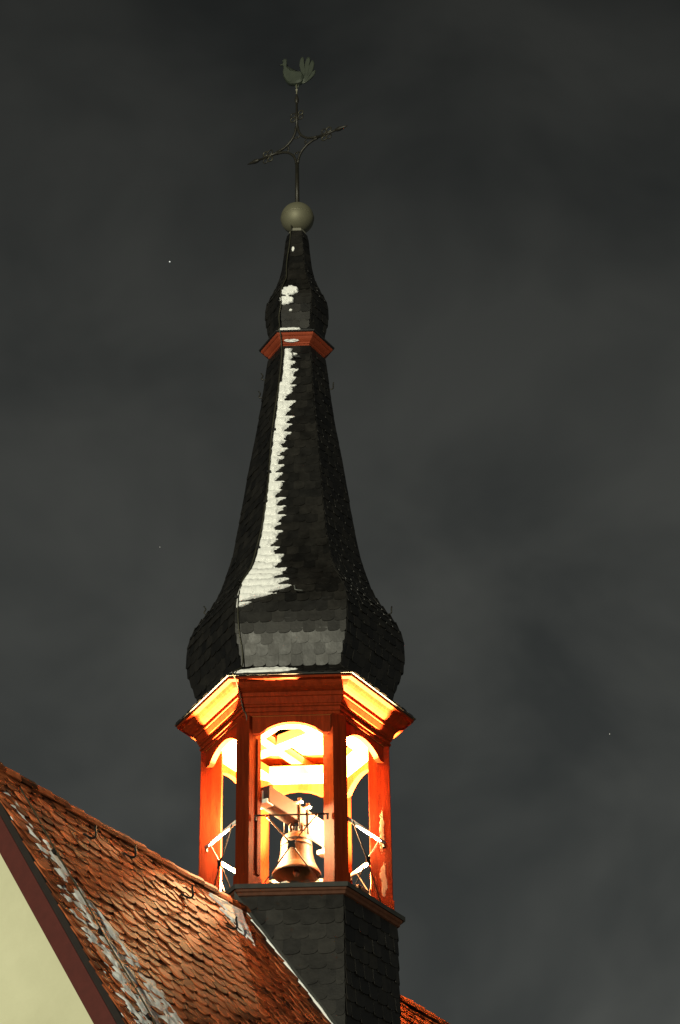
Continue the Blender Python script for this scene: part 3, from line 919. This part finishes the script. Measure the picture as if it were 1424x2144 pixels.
def strip_h(t, x):
    R, z = A1.at(t)
    row_ = math.floor(t / HROW)
    fr = t / HROW - row_
    jit = 1.5 * nz(row_ * 3.7, 0.3, 5.0)
    w = lerp_tab(WID, z) * (0.97 + 0.22 * jit)
    fin = (0.075 + 0.05 * nz(row_ * 1.7, 2.0, 8.0)) if z > 15.3 else 0.16
    w += fin * (fr ** 1.4 - 0.5) + 0.034 * nz(x * 9, t * 22, 1.0) + 0.020 * nz(x * 30, t * 60, 4.0)
    if z > 14.80:
        e1 = (w - x) * 0.5
    else:
        e1 = -1
    e2 = (x - 0.012 - 0.02 * abs(nz(t * 7, 0, 9.0)) - (0.03 if z > 18.4 else 0)) * 1.5
    e3 = (z - 14.845 - 0.17 * x + 0.04 * nz(x * 9, 3.0, 0)) * 0.8
    e4 = (18.955 - z) * 1.0
    h = min(0.05, e1, e2, e3, e4)
    if h <= 0: return -0.012 + max(h, -0.02) * 0.2
    top = 0.026 + 0.026 * math.sin(math.pi * min(1.0, fr * 1.15)) ** 0.7 * (0.7 + 0.5 * nz(row_ * 2.3, x * 4, 3.0)) + 0.012 * nz(x * 11, t * 11, 2.0) + 0.010 * nz(x * 28, t * 18, 7.0)
    return min(h * 1.6 + 0.006, max(top, 0.022))
snow('snow_strip', 'long jagged strip of snow clinging to the left edge of the front of the spire', face_pos(A1), strip_h, A1.z2t(14.8), A1.L, 0.0, 0.86, 760, 150)

def blob(cx_, cy_, rx, ry, seed, hh=0.03, amp=0.35):
    def f(t, x):
        q = ((t - cy_) / ry) ** 2 + ((x - cx_) / rx) ** 2
        q += amp * nz(t * 22, x * 22, seed) + 0.15 * nz(t * 60, x * 60, seed + 3)
        h = (1 - q)
        return min(hh + 0.006 * nz(t * 30, x * 30, seed), h * 0.07) if h > 0 else -0.01
    return f
tz = A2.z2t
fA = blob(0.115, tz(19.83), 0.11, 0.095, 1.0, 0.036, 0.55)
fB = blob(0.08, tz(19.68), 0.095, 0.07, 2.0, 0.036, 0.5)
snow('snow_patch', 'white snow patch on the left of the small upper bulb', face_pos(A2), lambda t, x: max(fA(t, x), fB(t, x)), tz(19.5), tz(20.1), 0.0, 0.36, 130, 80)
snow('snow_fleck', 'tiny snow fleck high on the narrow neck under the ball', face_pos(A2), blob(0.035, tz(20.63), 0.020, 0.045, 4.0, 0.03, 0.2), tz(20.5), tz(20.75), 0.0, 0.12, 40, 24)
snow('snow_fleck', 'tiny snow fleck below the snow patch of the upper bulb', face_pos(A2), blob(0.13, tz(19.53), 0.025, 0.018, 5.0, 0.03, 0.2), tz(19.46), tz(19.6), 0.06, 0.2, 24, 24)
def flat_face(points):
    return face_pos(Arc(points))
ACR = Arc([(0.474, 19.178), (0.42, 19.205), (0.33, 19.295)])
snow('snow_patch', 'thin snow wedge lying on top of the red collar', face_pos(ACR), blob(0.13, 0.075, 0.13, 0.05, 6.0, 0.022), 0.0, ACR.L, -0.05, 0.45, 40, 90)
skb0 = blob(0.33, 0.15, 0.36, 0.10, 7.0, 0.042, 0.35)
skb = lambda t, x: skb0(t - 0.10 * (x - 0.33), x)
snow('snow_patch', 'grey-white snow patch on the slated skirt above the lit cornice', face_pos(A0), lambda t, x: skb(t, x), 0.0, A0.L, -0.05, 1.0, 70, 150)
ACO = Arc([(0.338, 19.00), (0.338, 19.04)])
MC = Arc([(0.356, 19.05), (0.372, 19.068), (0.395, 19.085)])
snow('snow_fleck', 'short streak of snow caught on the front of the red collar', face_pos(MC), blob(0.14, 0.03, 0.09, 0.022, 8.0, 0.014, 0.2), 0.0, MC.L, 0.02, 0.28, 24, 60)

def roof_pos(s, d): return roofp(s, d), rn
def tile_saw(d):                           # height of the tiles' upper side between two courses
    fr = ((d - 0.19) / TH) % 1.0
    return 0.022 + 0.022 * fr
# the strip along the verge
def verge_h(s, d):
    right = lerp_tab([(0.4, -5.2), (1.2, -4.95), (1.6, -4.75), (2.2, -4.52), (3.2, -4.32), (4.4, -4.2)], d) + 0.16 * nz(s * 2.0, d * 2.2, 3.0) + 0.07 * nz(s * 8, d * 7, 5.0)
    left = max(-5.37, -5.33 + 0.16 * nz(s * 1.5, d * 4, 8.0) + 0.13 * nz(s * 3, d * 13, 2.0))
    e = min((right - s) * 0.5, (s - left) * 0.35, (d - 0.42 + 0.3 * nz(s * 5, d * 2, 1.0)) * 0.4)
    if e < 0: return -0.02 if e < -0.006 else 0.02 + e * 6
    lvl = (0.047 if s > -5.07 else 0.041) + 0.018 * nz(s * 6, d * 6, 4.0) + 0.012 * nz(s * 15, d * 15, 6.0) + 0.016 * nz(s * 5.6, d * 5.0, 14.0)
    if s < -5.12: lvl += 0.010 * nz(s * 9, d * 9, 11.0)
    return min(0.020 + e * 1.2, max(lvl, 0.5 * tile_saw(d) + 0.010))
snow('snow_strip', 'broad grey strip of snow along the verge of the tiled roof', roof_pos, verge_h, -5.47, -4.0, 0.05, 4.4, 170, 480, base=-0.02)
# the lit patch beside the turret
def ridge_h(s, d):
    # triangle that starts at the ridge and runs down against the shaft
    left = -1.93 + 0.50 * d + 0.11 * nz(s * 4, d * 9, 3.0) + 0.05 * nz(s * 18, d * 18, 2.0)
    low = 0.20 + (s + 1.95) * 1.15
    e = min((s - left) * 0.5, (low - d) * 0.5, (d - 0.10) * 0.6, (-1.15 - 0.34 * d - s - 0.05 * nz(d * 8, s * 8, 1)) * 0.6)
    if e < 0: return -0.02
    lvl = 0.066 + 0.45 * (tile_saw(d) - 0.035) + 0.012 * nz(s * 8, d * 8, 4.0) + 0.008 * nz(s * 20, d * 20, 6.0)
    return min(0.03 + e * 1.2, lvl)
snow('snow_patch', 'warm-lit snow patch on the roof where its ridge meets the turret', roof_pos, ridge_h, -2.3, -0.85, 0.03, 1.2, 190, 170, base=-0.02)
# snow lying in the flashing between roof and shaft
ap = SHAFT_R * 0.866
pts, rad = [], []
for i in range(46):
    x = -0.60 + 1.02 * i / 45
    q = a270 * (ap + 0.045) + u270 * x
    lat = q.dot(re)
    z_ = RIDGE_Z + 0.03 - max(lat, 0.0) * math.tan(PIT)
    pts.append(Vector((q.x, q.y, z_ + 0.05 + 0.012 * nz(x * 9, 1, 2))))
    rad.append(max(0.006, 0.014 + 0.008 * nz(x * 9, 5, 5)))
fl = MB().tube(pts, rad, 8).build('snow_line', 'snow', None, smooth=True)
tag(fl, 'narrow line of snow where the tiled roof meets the slated shaft', 'snow')
# zinc soaker under it
q0 = a270 * (ap + 0.025) + u270 * (-0.60); q1 = a270 * (ap + 0.025) + u270 * 0.62
zf = lambda q: RIDGE_Z - q.dot(re) * math.tan(PIT)
MB().add([q0 + Z * (zf(q0) - 0.05), q1 + Z * (zf(q1) - 0.05), q1 + Z * (zf(q1) + 0.14), q0 + Z * (zf(q0) + 0.14),
          q0 + Z * (zf(q0) - 0.05) + a270 * 0.012, q1 + Z * (zf(q1) - 0.05) + a270 * 0.012, q1 + Z * (zf(q1) + 0.14) + a270 * 0.012, q0 + Z * (zf(q0) + 0.14) + a270 * 0.012],
         [(0, 1, 2, 3), (7, 6, 5, 4), (0, 4, 5, 1), (1, 5, 6, 2), (2, 6, 7, 3), (3, 7, 4, 0)]).build('flashing', 'lead', turret)
# paint peeled from the right-hand post
pa = azv(0); ptn = -Z.cross(pa)            # the side of that post that faces the camera
def post_pos(z, r): return pa * r + ptn * (PT / 2) + Z * z, ptn
def frost(cr_, cz_, rr_, rz_, seed, holes):
    def f(z, r):
        q = 1 - ((z - cz_) / rz_) ** 2 - ((r - cr_ - 0.012 * nz(z * 8, seed, 1)) / rr_) ** 2
        q += 0.7 * nz(z * 14, r * 30, seed) + holes * nz(z * 55, r * 75, seed + 4) + 0.5 * holes * nz(z * 120, r * 150, seed + 9)
        return min(0.0035, q * 0.010) if q > 0 else -0.002
    return f
bare1 = snow('bare_patch', 'x', post_pos, frost(0.965, 11.99, 0.032, 0.20, 3.0, 0.35), 11.75, 12.28, 0.88, 1.04, 200, 70, base=-0.002)
bare2 = snow('bare_patch', 'x', post_pos, frost(0.955, 12.55, 0.024, 0.24, 13.0, 1.4), 12.28, 12.85, 0.88, 1.04, 240, 80, base=-0.002)

for o in (bare1, bare2):                   # paint peeled off the right-hand post: parts of that post
    del o['label'], o['category']
    o.data.materials[0] = M['bare_wood']
    adopt(o, POSTS[0])
# ================================================================== stars
def star(p, r, m, label):
    bm = bmesh.new()
    bmesh.ops.create_icosphere(bm, subdivisions=2, radius=r, matrix=Matrix.Translation(p))
    me = bpy.data.meshes.new('star'); bm.to_mesh(me); bm.free()
    tag(link_mesh('star', me, None, m), label, 'star', 'stars showing through the cloud')
star((-26.8, 291.3, 245.5), 0.12, 'star', 'bright white star in the cloud left of the spire')
star((44.2, 331.8, 178.0), 0.08, 'star_dim', 'faint star low in the sky right of the turret')
star((-29.3, 317.6, 206.6), 0.06, 'star_dim', 'faint star left of the lower spire')
